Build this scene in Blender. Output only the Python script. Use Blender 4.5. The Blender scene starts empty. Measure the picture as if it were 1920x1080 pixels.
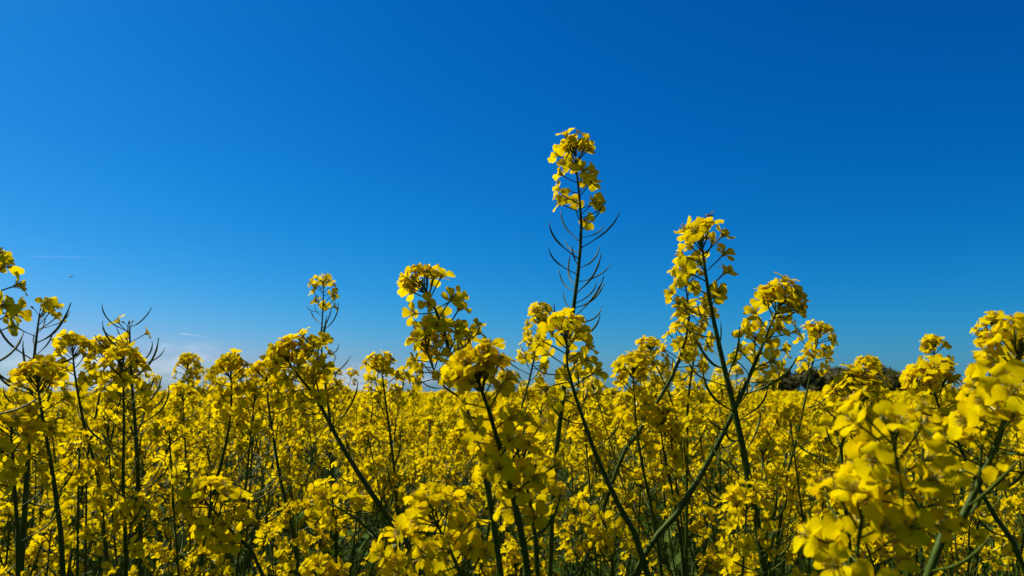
import bpy, math, random
import numpy as np
from mathutils import Matrix, Vector

R = math.radians
SC = bpy.context.scene
COL = SC.collection

# ------------------------------------------------------------------ camera
CAM_H = 1.36
PITCH = R(8.0)
FPX = 1386.0
cam = bpy.data.cameras.new('camera')
cam_ob = bpy.data.objects.new('camera', cam)
COL.objects.link(cam_ob)
cam.sensor_width = 36.0
cam.lens = 36.0 * FPX / 1920.0
cam.clip_start = 0.02
cam.clip_end = 20000
cam.dof.use_dof = True
cam.dof.focus_distance = 0.78
cam.dof.aperture_fstop = 13.0
cam_ob.location = (0, 0, CAM_H)
cam_ob.rotation_euler = (math.pi / 2 + PITCH, 0, 0)
SC.camera = cam_ob

# ------------------------------------------------------------------ sky and sun
EXPOSURE = 0.88
SUN_EL, SUN_AZ = R(50), R(-60)
world = bpy.data.worlds.new('World')
SC.world = world
world.use_nodes = True
nt = world.node_tree
nt.nodes.clear()
sky = nt.nodes.new('ShaderNodeTexSky')
sky.sky_type = 'NISHITA'
sky.sun_disc = False
sky.sun_elevation = SUN_EL
sky.sun_rotation = SUN_AZ
sky.ozone_density = 5.0
sky.air_density = 1.0
sky.dust_density = 0.6
# the camera's strong colour rendering of the blue: one response curve per channel for the whole sky
sep = nt.nodes.new('ShaderNodeSeparateColor')
com = nt.nodes.new('ShaderNodeCombineColor')
nt.links.new(sky.outputs[0], sep.inputs[0])
for ch, (gain, power) in enumerate(((2.45, 4.0), (0.76, 1.33), (1.0, 1.0))):
    pw = nt.nodes.new('ShaderNodeMath'); pw.operation = 'POWER'
    mu = nt.nodes.new('ShaderNodeMath'); mu.operation = 'MULTIPLY'
    nt.links.new(sep.outputs[ch], pw.inputs[0]); pw.inputs[1].default_value = power
    nt.links.new(pw.outputs[0], mu.inputs[0]); mu.inputs[1].default_value = gain * 10 * 0.1 ** power
    if ch == 0: red = mu
    nt.links.new(mu.outputs[0], com.inputs[ch])
    if ch == 1:                                            # red never overtakes green near the horizon
        cap = nt.nodes.new('ShaderNodeMath'); cap.operation = 'MULTIPLY'; cap.inputs[1].default_value = 0.64
        mn = nt.nodes.new('ShaderNodeMath'); mn.operation = 'SMOOTH_MIN'; mn.inputs[2].default_value = 0.6
        nt.links.new(mu.outputs[0], cap.inputs[0])
        nt.links.new(red.outputs[0], mn.inputs[0]); nt.links.new(cap.outputs[0], mn.inputs[1])
        nt.links.new(mn.outputs[0], com.inputs[0])
bg = nt.nodes.new('ShaderNodeBackground')
bg.inputs['Strength'].default_value = 0.1 / 2 ** EXPOSURE
wo = nt.nodes.new('ShaderNodeOutputWorld')
nt.links.new(com.outputs[0], bg.inputs['Color'])
nt.links.new(bg.outputs[0], wo.inputs[0])

sun = bpy.data.lights.new('sun', 'SUN')
sun.energy = 5.0
sun.angle = R(0.53)
sun.color = (1.0, 0.95, 0.86)
sun_ob = bpy.data.objects.new('sun', sun)
COL.objects.link(sun_ob)
sd = Vector((math.cos(SUN_EL) * math.sin(SUN_AZ), math.cos(SUN_EL) * math.cos(SUN_AZ), math.sin(SUN_EL)))
sun_ob.rotation_euler = sd.to_track_quat('Z', 'Y').to_euler()
sun_ob.location = sd * 50

SC.view_settings.view_transform = 'Standard'
SC.view_settings.look = 'None'
SC.view_settings.gamma = 1.0
SC.view_settings.exposure = EXPOSURE
SC.view_settings.use_curve_mapping = False
SC.render.engine = 'CYCLES'
SC.cycles.max_bounces = 10
SC.cycles.diffuse_bounces = 5
SC.cycles.transmission_bounces = 6
SC.cycles.glossy_bounces = 2
SC.cycles.volume_bounces = 1
SC.cycles.use_denoising = True

# ------------------------------------------------------------------ helpers
def tag(o, label=None, cat=None, group=None, kind=None):
    if label: o['label'] = label
    if cat: o['category'] = cat
    if group: o['group'] = group
    if kind: o['kind'] = kind
    return o


def link(name, data, parent=None, M=None):
    o = bpy.data.objects.new(name, data)
    COL.objects.link(o)
    if parent is not None: o.parent = parent
    if M is not None: o.matrix_basis = M
    return o


class MB:
    """collects geometry of one mesh: vertices, faces, a material slot per face, a petal coordinate per vertex"""
    def __init__(s):
        s.v, s.f, s.m, s.u, s.n = [], [], [], [], 0

    def add(s, v, f, m, u=None):
        v = np.asarray(v, float).reshape(-1, 3)
        s.v.append(v)
        s.u.append(np.zeros((len(v), 3)) if u is None else np.asarray(u, float))
        n = s.n
        s.f.extend([tuple(i + n for i in q) for q in f])
        s.m.extend([m] * len(f) if isinstance(m, int) else m)
        s.n += len(v)

    def merge(s, t, M):
        if t.n == 0: return
        V, U = t.arrays()
        A = np.array(M)
        s.add(V @ A[:3, :3].T + A[:3, 3], t.f, list(t.m), U)

    def arrays(s):
        if len(s.v) > 1:
            s.v = [np.concatenate(s.v)]
            s.u = [np.concatenate(s.u)]
        return s.v[0], s.u[0]

    def mesh(s, name, mats):
        V, U = s.arrays()
        me = bpy.data.meshes.new(name)
        me.from_pydata(V.tolist(), [], s.f)
        for m in mats: me.materials.append(m)
        me.polygons.foreach_set('material_index', s.m)
        me.polygons.foreach_set('use_smooth', [True] * len(s.f))
        a = me.attributes.new('puv', 'FLOAT_VECTOR', 'POINT')
        a.data.foreach_set('vector', U.ravel())
        me.update()
        return me


def tube(mb, P, rad, sides, mat, cap=True):
    P = np.asarray(P, float)
    n = len(P)
    rad = np.broadcast_to(np.asarray(rad, float), (n,))
    T = np.gradient(P, axis=0)
    T /= np.linalg.norm(T, axis=1)[:, None] + 1e-12
    ref = np.array([0.31, 0.17, 0.93]) if abs(T[0][2]) < 0.9 else np.array([0.95, 0.2, 0.1])
    N = np.cross(T, ref)
    N /= np.linalg.norm(N, axis=1)[:, None] + 1e-12
    B = np.cross(T, N)
    a = np.arange(sides) * 2 * math.pi / sides
    V = P[:, None, :] + rad[:, None, None] * (np.cos(a)[None, :, None] * N[:, None, :] + np.sin(a)[None, :, None] * B[:, None, :])
    f = []
    for i in range(n - 1):
        for j in range(sides):
            k = (j + 1) % sides
            f.append((i * sides + j, i * sides + k, (i + 1) * sides + k, (i + 1) * sides + j))
    if cap:
        f.append(tuple(range(sides))[::-1])
        f.append(tuple((n - 1) * sides + j for j in range(sides)))
    mb.add(V.reshape(-1, 3), f, mat)


def ball(mb, c, r, mat, seg=6, rings=4, M=None):
    """an ellipsoid with half axes r"""
    V = [(0, 0, 1)]
    for i in range(1, rings):
        t = math.pi * i / rings
        for j in range(seg):
            p = 2 * math.pi * j / seg
            V.append((math.sin(t) * math.cos(p), math.sin(t) * math.sin(p), math.cos(t)))
    V.append((0, 0, -1))
    f = [(0, 1 + j, 1 + (j + 1) % seg) for j in range(seg)]
    for i in range(rings - 2):
        o = 1 + i * seg
        for j in range(seg):
            k = (j + 1) % seg
            f.append((o + j, o + seg + j, o + seg + k, o + k))
    o = 1 + (rings - 2) * seg
    f += [(o + j, len(V) - 1, o + (j + 1) % seg) for j in range(seg)]
    V = np.array(V) * np.asarray(r)
    if M is not None: V = V @ np.array(M)[:3, :3].T
    mb.add(V + np.asarray(c), f, mat)


def spline(P, n):
    """Catmull-Rom through P, resampled evenly to n points"""
    P = np.asarray(P, float)
    Q = np.vstack([2 * P[0] - P[1], P, 2 * P[-1] - P[-2]])
    out = []
    for i in range(1, len(Q) - 2):
        for t in np.linspace(0, 1, 12, endpoint=False):
            a, b, c, d = Q[i - 1], Q[i], Q[i + 1], Q[i + 2]
            out.append(0.5 * (2 * b + (c - a) * t + (2 * a - 5 * b + 4 * c - d) * t * t + (3 * b - a - 3 * c + d) * t ** 3))
    out.append(P[-1])
    return resample(np.array(out), n)


def arc(P):
    return np.concatenate([[0], np.cumsum(np.linalg.norm(np.diff(P, axis=0), axis=1))])


def resample(P, n):
    s = arc(P)
    q = np.linspace(0, s[-1], n)
    return np.stack([np.interp(q, s, P[:, k]) for k in range(3)], 1)


def frame(pos, z, roll, scale=1.0):
    """a matrix whose Z axis is z, rolled about it"""
    q = Vector(z).to_track_quat('Z', 'Y')
    return Matrix.Translation(Vector(pos)) @ q.to_matrix().to_4x4() @ Matrix.Rotation(roll, 4, 'Z') @ Matrix.Scale(scale, 4)


# ------------------------------------------------------------------ materials
def new_mat(name):
    m = bpy.data.materials.new(name)
    m.use_nodes = True
    t = m.node_tree
    t.nodes.clear()
    out = t.nodes.new('ShaderNodeOutputMaterial')
    return m, t, out


def nd(t, typ, **k):
    n = t.nodes.new(typ)
    for a, v in k.items():
        if a in n.inputs: n.inputs[a].default_value = v
        else: setattr(n, a, v)
    return n


def ramp(t, stops):
    r = t.nodes.new('ShaderNodeValToRGB')
    e = r.color_ramp.elements
    while len(e) < len(stops): e.new(0.5)
    for i, (p, c) in enumerate(stops):
        e[i].position = p
        e[i].color = (*c, 1)
    return r


def leafy(name, stops, trans, tfac, rough=0.5, spec=0.3, veins=0.0, nscale=60.0):
    """a thin plant surface that lets light through"""
    m, t, out = new_mat(name)
    L = t.links.new
    tc = nd(t, 'ShaderNodeTexCoord')
    oi = nd(t, 'ShaderNodeObjectInfo')
    geo = nd(t, 'ShaderNodeNewGeometry')
    no = nd(t, 'ShaderNodeTexNoise', Scale=nscale, Detail=2.0)
    L(geo.outputs['Position'], no.inputs['Vector'])
    add = nd(t, 'ShaderNodeMath', operation='MULTIPLY_ADD')
    L(oi.outputs['Random'], add.inputs[0])
    add.inputs[1].default_value = 0.55
    sub = nd(t, 'ShaderNodeMath', operation='MULTIPLY_ADD')
    L(no.outputs['Fac'], sub.inputs[0])
    sub.inputs[1].default_value = 0.9
    sub.inputs[2].default_value = -0.22
    L(sub.outputs[0], add.inputs[2])
    rp = ramp(t, stops)
    L(add.outputs[0], rp.inputs[0])
    bs = nd(t, 'ShaderNodeBsdfPrincipled', Roughness=rough)
    bs.inputs['Specular IOR Level'].default_value = spec
    L(rp.outputs[0], bs.inputs['Base Color'])
    tr = nd(t, 'ShaderNodeBsdfTranslucent')
    mixc = nd(t, 'ShaderNodeMix', data_type='RGBA', blend_type='MULTIPLY')
    mixc.inputs['Factor'].default_value = 1.0
    L(rp.outputs[0], mixc.inputs['A'])
    mixc.inputs['B'].default_value = (*trans, 1)
    L(mixc.outputs['Result'], tr.inputs['Color'])
    mx = nd(t, 'ShaderNodeMixShader')
    mx.inputs[0].default_value = tfac
    L(bs.outputs[0], mx.inputs[1])
    L(tr.outputs[0], mx.inputs[2])
    if veins:
        at = nd(t, 'ShaderNodeAttribute', attribute_name='puv')
        wv = nd(t, 'ShaderNodeTexWave', Scale=3.2, Distortion=2.2, Detail=1.0)
        wv.inputs['Detail Scale'].default_value = 1.4
        L(at.outputs['Vector'], wv.inputs['Vector'])
        bp = nd(t, 'ShaderNodeBump', Strength=veins, Distance=0.0006)
        L(wv.outputs['Fac'], bp.inputs['Height'])
        L(bp.outputs[0], bs.inputs['Normal'])
        L(bp.outputs[0], tr.inputs['Normal'])
    L(mx.outputs[0], out.inputs[0])
    return m


def plain(name, stops, rough=0.5, spec=0.4, scale=80.0, bump=0.0):
    m, t, out = new_mat(name)
    L = t.links.new
    tc = nd(t, 'ShaderNodeTexCoord')
    no = nd(t, 'ShaderNodeTexNoise', Scale=scale, Detail=4.0)
    L(tc.outputs['Object'], no.inputs['Vector'])
    rp = ramp(t, stops)
    L(no.outputs['Fac'], rp.inputs[0])
    bs = nd(t, 'ShaderNodeBsdfPrincipled', Roughness=rough)
    bs.inputs['Specular IOR Level'].default_value = spec
    L(rp.outputs[0], bs.inputs['Base Color'])
    if bump:
        bp = nd(t, 'ShaderNodeBump', Strength=bump, Distance=0.001)
        L(no.outputs['Fac'], bp.inputs['Height'])
        L(bp.outputs[0], bs.inputs['Normal'])
    L(bs.outputs[0], out.inputs[0])
    return m


M_PETAL = leafy('petal_yellow', [(0.02, (0.60, 0.38, 0.001)), (0.2, (0.74, 0.53, 0.0008)), (0.5, (0.83, 0.63, 0.0008)), (0.9, (0.87, 0.70, 0.0012))],
                (1.0, 0.97, 0.5), 0.48, rough=0.6, spec=0.0, veins=0.6)
M_STEM = plain('stem_green', [(0.3, (0.028, 0.050, 0.003)), (0.55, (0.040, 0.066, 0.005)), (0.75, (0.066, 0.088, 0.010))], 0.5, 0.07, 90, 0.25)
M_POD = plain('pod_green', [(0.3, (0.032, 0.056, 0.004)), (0.7, (0.070, 0.092, 0.008))], 0.5, 0.08, 120)
M_SEPAL = leafy('sepal_yellow_green', [(0.2, (0.30, 0.26, 0.015)), (0.8, (0.46, 0.38, 0.02))], (1, 0.95, 0.5), 0.3)
M_BUD = plain('bud_green', [(0.3, (0.10, 0.13, 0.02)), (0.7, (0.26, 0.24, 0.025))], 0.5, 0.3, 300)
M_ANTHER = plain('anther_brown', [(0.3, (0.28, 0.14, 0.02)), (0.7, (0.45, 0.27, 0.03))], 0.7, 0.2, 300)
M_LEAF = leafy('leaf_green', [(0.2, (0.030, 0.060, 0.006)), (0.55, (0.050, 0.090, 0.010)), (0.9, (0.080, 0.115, 0.014))], (0.9, 1.0, 0.4), 0.3, rough=0.6, spec=0.02, nscale=14)
MATS = [M_PETAL, M_STEM, M_POD, M_SEPAL, M_BUD, M_ANTHER, M_LEAF]
PETAL, STEM, POD, SEPAL, BUD, ANTHER, LEAF = range(7)

# ------------------------------------------------------------------ flower, pod and leaf shapes
RS = np.random.RandomState(7)


def petal_mb(nu, nv, L, W, th_mid, th_end, ruffle, twist, rs):
    """petal along +X and +Z from the flower's axis: an upright claw, then a broad blade that bends outward"""
    mb = MB()
    tt = np.linspace(0, 1, nv + 1)
    ang = np.interp(tt, [0, 0.22, 0.5, 1.0], [R(18), R(35), th_mid, th_end])
    d = np.stack([np.sin(ang), np.cos(ang)], 1)
    step = np.diff(tt)[:, None] * L
    C = np.vstack([[0.0006, 0], np.cumsum(0.5 * (d[1:] + d[:-1]) * step, 0) + [0.0006, 0]])
    wid = W * 0.5 * np.interp(tt, [0, 0.2, 0.38, 0.55, 0.72, 0.86, 0.95, 1.0], [0.10, 0.15, 0.52, 0.86, 1.0, 0.92, 0.68, 0.36])
    ph = rs.uniform(0, 6.28, 4)
    V, U = [], []
    notch = rs.uniform(0.0, 0.10)
    for i, t in enumerate(tt):
        nrm = np.array([-math.cos(ang[i]), math.sin(ang[i])])
        for j in range(nu + 1):
            u = -1 + 2 * j / nu
            y = u * wid[i]
            edge = abs(u) ** 1.5 * t ** 1.5
            h = ruffle * W * (edge * math.sin(5.2 * t + ph[0] + (2.5 if u > 0 else 0)) + 0.55 * t ** 2 * math.sin(3.1 * u + ph[1]))
            h += [0.28, 0.05, -0.12][int(ph[3] / 2.1) % 3] * W * (u * u - 0.4) * t + twist * y * t + 0.05 * W * t * math.sin(9 * u + ph[2])
            back = notch * L * (1 - abs(u)) ** 2 * t ** 6
            dx = d[i] * -back
            V.append((C[i, 0] + nrm[0] * h + dx[0], y, C[i, 1] + nrm[1] * h + dx[1]))
            U.append((u * (0.4 + 0.6 * t), t, rs.uniform(0, 1) * 0 + ph[2]))
    f = []
    for i in range(nv):
        for j in range(nu):
            a = i * (nu + 1) + j
            f.append((a, a + nu + 1, a + nu + 2, a + 1))
    mb.add(V, f, PETAL, U)
    return mb


PSPEC = []
for k in range(9):
    th_mid, th_end = [(70, 92), (78, 112), (85, 135), (60, 78), (48, 62), (80, 120), (66, 100), (88, 150), (74, 85)][k]
    PSPEC.append((RS.uniform(0.0122, 0.0150), RS.uniform(0.0098, 0.0124), R(th_mid), R(th_end), RS.uniform(0.10, 0.24), RS.uniform(-0.5, 0.5)))


def petals(nu, nv):
    rs = np.random.RandomState(11)
    return [petal_mb(nu, nv, *p, rs) for p in PSPEC]


PET = {'fine': petals(4, 7), 'mid': petals(3, 4), 'low': petals(2, 3)}


def centre_mb(lod, lp, rs, bend):
    """pedicel, sepals, stamens and pistil; returns the mesh and the matrix of the flower's head on its pedicel"""
    mb = MB()
    side = 5 if lod == 'fine' else 3
    n = 4 if lod != 'low' else 2
    t = np.linspace(0, 1, n)
    P = np.stack([bend * lp * 0.5 * t ** 2, 0 * t, lp * t], 1)
    tube(mb, P, np.linspace(0.00055, 0.00075, n), side, STEM, cap=False)
    top = Matrix.Translation(Vector(P[-1])) @ Matrix.Rotation(bend * 0.9, 4, 'Y')
    c = MB()
    if lod == 'low':
        tube(c, [(0, 0, 0), (0.0, 0, 0.006)], [0.0011, 0.0004], 3, SEPAL)
        mb.merge(c, top)
        return mb, top
    ball(c, (0, 0, 0.001), (0.0012, 0.0012, 0.0016), BUD, 5, 3)
    for k in range(4):                                     # sepals lie between the petals
        a = k * math.pi / 2 + math.pi / 4 + rs.uniform(-.1, .1)
        sp = rs.uniform(0.35, 0.8)
        s = MB()
        L = 0.0072
        V = []
        for x, w in ((0, 0.0006), (0.5, 0.0012), (1.0, 0.0003)):
            for y in (-1, 1): V.append((0.0008 + math.sin(sp) * L * x, y * w, math.cos(sp) * L * x + 0.0006 * abs(y)))
        s.add(V, [(0, 2, 3, 1), (2, 4, 5, 3)], SEPAL)
        c.merge(s, Matrix.Rotation(a, 4, 'Z'))
    ns = 6 if lod == 'fine' else 3
    for k in range(ns):
        a = k * 6.283 / ns + rs.uniform(-.2, .2)
        sp = rs.uniform(0.0015, 0.0034)
        h = rs.uniform(0.0062, 0.0085)
        tip = np.array((math.cos(a) * sp, math.sin(a) * sp, h))
        tube(c, [(math.cos(a) * .0006, math.sin(a) * .0006, 0.001), tip * (0.8, 0.8, 0.6), tip], 0.00022, 3, SEPAL, cap=False)
        tube(c, [tip - (0, 0, 0.0003), tip + (math.cos(a) * 0.0009, math.sin(a) * 0.0009, 0.0014)], [0.00055, 0.0003], 3, ANTHER)
    tube(c, [(0, 0, 0.001), (0.0001, 0, 0.0085)], [0.0006, 0.0005], 4, BUD)
    mb.merge(c, top)
    return mb, top


FLOWERS = []       # kinds: pedicel length, bend, petals with their turn about the axis
rs = np.random.RandomState(5)
for k in range(12):
    base = [3, 0, 1, 8, 6, 5, 2, 4, 1, 0, 7, 6][k]
    FLOWERS.append(dict(lp=rs.uniform(0.015, 0.027), bend=rs.uniform(-0.5, 0.5), seed=int(rs.randint(999)),
                        pet=[(int(base if rs.rand() < 0.55 else rs.randint(9)), q * math.pi / 2 + rs.uniform(-.22, .22), rs.uniform(0.92, 1.1)) for q in range(4 if k != 7 else 3)]))


def flower_templates(lod):
    out = []
    for F in FLOWERS:
        c, top = centre_mb(lod, F['lp'], np.random.RandomState(F['seed']), F['bend'])
        pm = [(p, top @ Matrix.Translation((0, 0, 0.001)) @ Matrix.Rotation(a, 4, 'Z') @ Matrix.Scale(s, 4)) for p, a, s in F['pet']]
        full = MB()
        full.merge(c, Matrix.Identity(4))
        for p, M in pm: full.merge(PET[lod][p], M)
        out.append(dict(centre=c, petals=pm, full=full))
    return out


FT = {l: flower_templates(l) for l in ('fine', 'mid', 'low')}


def pod_mb(seed, lod):
    """slender green pod on a thin pedicel: leaves the stem sideways (+X), curves up (+Z)"""
    rs = np.random.RandomState(seed)
    mb = MB()
    n = {'fine': 11, 'mid': 8, 'low': 5}[lod]
    L1, L2 = rs.uniform(0.014, 0.022), rs.uniform(0.022, 0.038)
    a0, a1, a2 = R(rs.uniform(58, 84)), R(rs.uniform(58, 80)), R(rs.uniform(-4, 42))
    t = np.linspace(0, 1, n)
    L = L1 + L2
    j = L1 / L
    ang = np.interp(t, [0, j, min(j + 0.30, .9), 1], [a0, a1, 0.6 * a1 + 0.4 * a2, a2])
    d = np.stack([np.sin(ang), np.zeros(n), np.cos(ang)], 1)
    P = np.vstack([[0, 0, 0], np.cumsum(0.5 * (d[1:] + d[:-1]) * (L / (n - 1)), 0)])
    P[:, 1] += rs.uniform(-.004, .004) * t ** 2
    rad = np.interp(t, [0, j - .05, j, j + .12, .82, .9, 1], [.00056, .00050, .00080, .00092, .00086, .00050, .0004])
    tube(mb, P, rad, {'fine': 6, 'mid': 4, 'low': 3}[lod], POD)
    return mb


PODS = {l: [pod_mb(40 + k, l) for k in range(8)] for l in ('fine', 'mid', 'low')}


def bud_mb(lod, rs, n=9, scale=1.0):
    mb = MB()
    for k in range(n):
        t = k / max(n - 1, 1)
        a = k * 2.4
        sp = 0.15 + 0.75 * t
        l = (0.003 + 0.005 * t) * scale
        z = np.array((math.sin(sp) * math.cos(a), math.sin(sp) * math.sin(a), math.cos(sp)))
        q = Vector(z).to_track_quat('Z', 'Y').to_matrix().to_4x4()
        s = scale * rs.uniform(.8, 1.15)
        if lod != 'low': tube(mb, [(0, 0, -0.002), z * l], 0.0004, 3, STEM, cap=False)
        ball(mb, z * (l + 0.002), (0.0011 * s, 0.0011 * s, 0.0026 * s), BUD, 5 if lod == 'fine' else 4, 4 if lod == 'fine' else 3, q)
    return mb


def leaf_mb(seed, L, W, nv=6):
    rs = np.random.RandomState(seed)
    mb = MB()
    t = np.linspace(0, 1, nv + 1)
    ang = np.interp(t, [0, .4, 1], [R(35), R(rs.uniform(45, 70)), R(rs.uniform(80, 130))])
    d = np.stack([np.sin(ang), np.cos(ang)], 1)
    C = np.vstack([[0, 0], np.cumsum(0.5 * (d[1:] + d[:-1]) * L / nv, 0)])
    w = W / 2 * np.interp(t, [0, .1, .35, .7, .9, 1], [.35, .62, 1, .72, .3, .02])
    V, U = [], []
    for i in range(nv + 1):
        n = np.array([-math.cos(ang[i]), math.sin(ang[i])])
        for u in (-1, -.5, 0, .5, 1):
            h = 0.25 * abs(u) * w[i] + 0.06 * W * math.sin(9 * t[i] + 2 * u + seed) * abs(u)
            V.append((C[i, 0] + n[0] * h, u * w[i], C[i, 1] + n[1] * h))
            U.append((u, t[i], 0))
    f = [(i * 5 + j, i * 5 + j + 5, i * 5 + j + 6, i * 5 + j + 1) for i in range(nv) for j in range(4)]
    mb.add(V, f, LEAF, U)
    return mb


LEAVES = [leaf_mb(k, L, W) for k, (L, W) in enumerate([(0.085, 0.022), (0.11, 0.030), (0.065, 0.016), (0.14, 0.045)])]

# meshes shared by all copies
ME_PETAL = [m.mesh('petal', MATS) for m in PET['fine']]
ME_CENTRE = [t['centre'].mesh('flower_centre', MATS) for t in FT['fine']]
ME_FLOWER = [t['full'].mesh('flower', MATS) for t in FT['mid']]
ME_POD = {l: [m.mesh('pod', MATS) for m in PODS[l]] for l in ('fine', 'mid')}
ME_LEAF = [m.mesh('leaf', MATS) for m in LEAVES]


# ------------------------------------------------------------------ racemes and plants
def raceme(P, rng, nfl, lf, npod, pod0, pod1, dense=0.5, bias=None, spread=1.0):
    """P: stem points from the tip down. Returns flowers and pods as (kind, matrix).
    nfl flowers over the upper lf metres (dense: share in the head), npod pods between arc lengths pod0 and pod1"""
    s = arc(P)
    Tn = -np.gradient(P, axis=0)
    Tn /= np.linalg.norm(Tn, axis=1)[:, None] + 1e-9

    def at(q):
        p = np.array([np.interp(q, s, P[:, k]) for k in range(3)])
        z = np.array([np.interp(q, s, Tn[:, k]) for k in range(3)])
        return p, z / np.linalg.norm(z)
    fl, pd = [], []
    phi = rng.uniform(0, 6.28)
    nfl = int(nfl * 1.12 + .5) if nfl > 8 else nfl
    for i in range(nfl):
        t = (i + 0.5) / nfl
        if t < dense: q = 0.012 * (t / dense) + 0.002
        else: q = 0.014 + (lf - 0.014) * ((t - dense) / (1 - dense + 1e-6)) ** 0.9
        q = min(max(q + rng.uniform(-.002, .002), 0.0005), s[-1])
        p, z = at(q)
        phi += 2.39996 + rng.uniform(-.35, .35)
        a = R(22) + (R(78) - R(22)) * min(1, (q / 0.022)) ** 0.7 if t < 0.999 else R(75)
        a = (a + rng.uniform(-.22, .22)) * spread
        x = np.cross(z, (0.2, 1, 0.1)); x /= np.linalg.norm(x)
        y = np.cross(z, x)
        r = math.cos(phi) * x + math.sin(phi) * y
        if bias is not None:
            r = r + np.asarray(bias); r /= np.linalg.norm(r)
        d = math.cos(a) * z + math.sin(a) * r + np.array((0, 0, 0.22))
        d /= np.linalg.norm(d)
        sc = 0.86 * rng.uniform(0.86, 1.1) * (0.80 if q < 0.004 else 1.0)
        fl.append((rng.randrange(len(FLOWERS)) if q > 0.006 else rng.choice([0, 3, 7, 4, 2]), frame(p, d, rng.uniform(0, 6.28), sc)))
    phi = rng.uniform(0, 6.28)
    for i in range(npod):
        q = pod0 + (pod1 - pod0) * (i + rng.uniform(0.1, 0.9)) / npod
        if q > s[-1]: break
        p, z = at(q)
        phi += 2.39996 + rng.uniform(-.5, .5)
        up = z * 0.6 + np.array((rng.uniform(-.22, .22), rng.uniform(-.22, .22), 0.4)); up /= np.linalg.norm(up)
        M = frame(p, up, phi, rng.uniform(0.55, 0.75) if i < npod * 0.15 else rng.uniform(0.66, 1.16))
        pd.append((rng.randrange(8), M))
    return fl, pd


def stem_radius(s, r0, r1, lr):
    return 0.68 * (r0 + (r1 - r0) * np.clip(s / lr, 0, 1) ** 0.8)


def gen_plant(rng, height, nbr, nfl=(13, 22), npod=(5, 11), lean=0.10, spread=0.16, leaves=5, lod='mid'):
    """a whole plant about the origin: the main stem, nbr side branches, each ending in a raceme"""
    az = rng.uniform(0, 6.28)
    l = rng.uniform(0, lean)
    tip = np.array((math.cos(az) * l, math.sin(az) * l, height))
    mid = np.array((math.cos(az) * l * 0.3 + rng.uniform(-.02, .02), math.sin(az) * l * 0.3 + rng.uniform(-.02, .02), height * 0.62))
    P = spline([tip, tip * 0.55 + mid * 0.45 + np.array((rng.uniform(-.012, .012), rng.uniform(-.012, .012), 0)), mid, mid * 0.45, (0, 0, 0)], 26)
    stem = MB()
    s = arc(P)
    sides = {'fine': 8, 'mid': 6, 'low': 3}[lod]
    tube(stem, P, stem_radius(s, 0.0013, 0.0050, height * 0.7), sides, STEM)
    rac = []

    def add(Q, main):
        mb = MB()
        sq = arc(Q)
        if not main: tube(mb, Q, stem_radius(sq, 0.0011, 0.0024, sq[-1]), sides if lod != 'low' else 3, STEM)
        n = rng.randint(*nfl)
        lf = rng.uniform(0.045, 0.125)
        fl, pd = raceme(Q, rng, n, lf, rng.randint(*npod), lf + 0.008, min(lf + rng.uniform(.08, .2), sq[-1] * .85), dense=rng.uniform(0.28, 0.62))
        M = frame(Q[0], Q[0] - Q[1], 0)
        mb.merge(bud_mb(lod, np.random.RandomState(rng.randrange(9999)), rng.randint(5, 9)), M)
        rac.append((mb, fl, pd))
    add(P, True)
    a = rng.uniform(0, 6.28)
    for k in range(nbr):
        a += 2.4 + rng.uniform(-.4, .4)
        q0 = height * rng.uniform(0.22, 0.45)
        b = np.array([np.interp(q0, s, P[:, i]) for i in range(3)])
        out = rng.uniform(0.5, 1.0) * spread
        h = q0 * rng.uniform(0.55, 0.98)
        e = b + (math.cos(a) * out, math.sin(a) * out, h)
        m = b + (math.cos(a) * out * .62, math.sin(a) * out * .62, h * 0.45)
        add(spline([e, e * .5 + m * .5 + (rng.uniform(-.006, .006), rng.uniform(-.006, .006), 0), m, b], 14), False)
    lv = []
    for k in range(leaves):
        q = height * rng.uniform(0.22, 0.85)
        p = np.array([np.interp(q, s, P[:, i]) for i in range(3)])
        lv.append((rng.choice([0, 1, 2] if q < height * .5 else [1, 3]), frame(p, (rng.uniform(-.2, .2), rng.uniform(-.2, .2), 1), rng.uniform(0, 6.28), rng.uniform(.8, 1.3))))
    return stem, rac, lv


# ------------------------------------------------------------------ picture point -> place in the field
CP, SP = math.cos(PITCH), math.sin(PITCH)


def at(px, py, Y):
    u, v = (px - 960) / FPX, (540 - py) / FPX
    d = np.array((u, CP - v * SP, SP + v * CP))
    return np.array((0, 0, CAM_H)) + d * (Y / d[1])


def to_ground(P, wander=0.0):
    """continue a stem seen in the picture down to the soil"""
    P = np.asarray(P)
    d = P[-1] - P[-2]
    d /= np.linalg.norm(d)
    pts = [P[-1]]
    z = P[-1][2]
    for k in range(1, 5):
        w = k / 4
        dd = d * (1 - w) ** 1.5 + np.array((0, 0, -1)) * (1 - (1 - w) ** 1.5)
        dd /= abs(dd[2])
        pts.append(pts[-1] + dd * z / 4)
    out = list(P) + pts[1:]
    out[-1][2] = 0.0
    return np.array(out)


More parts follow.
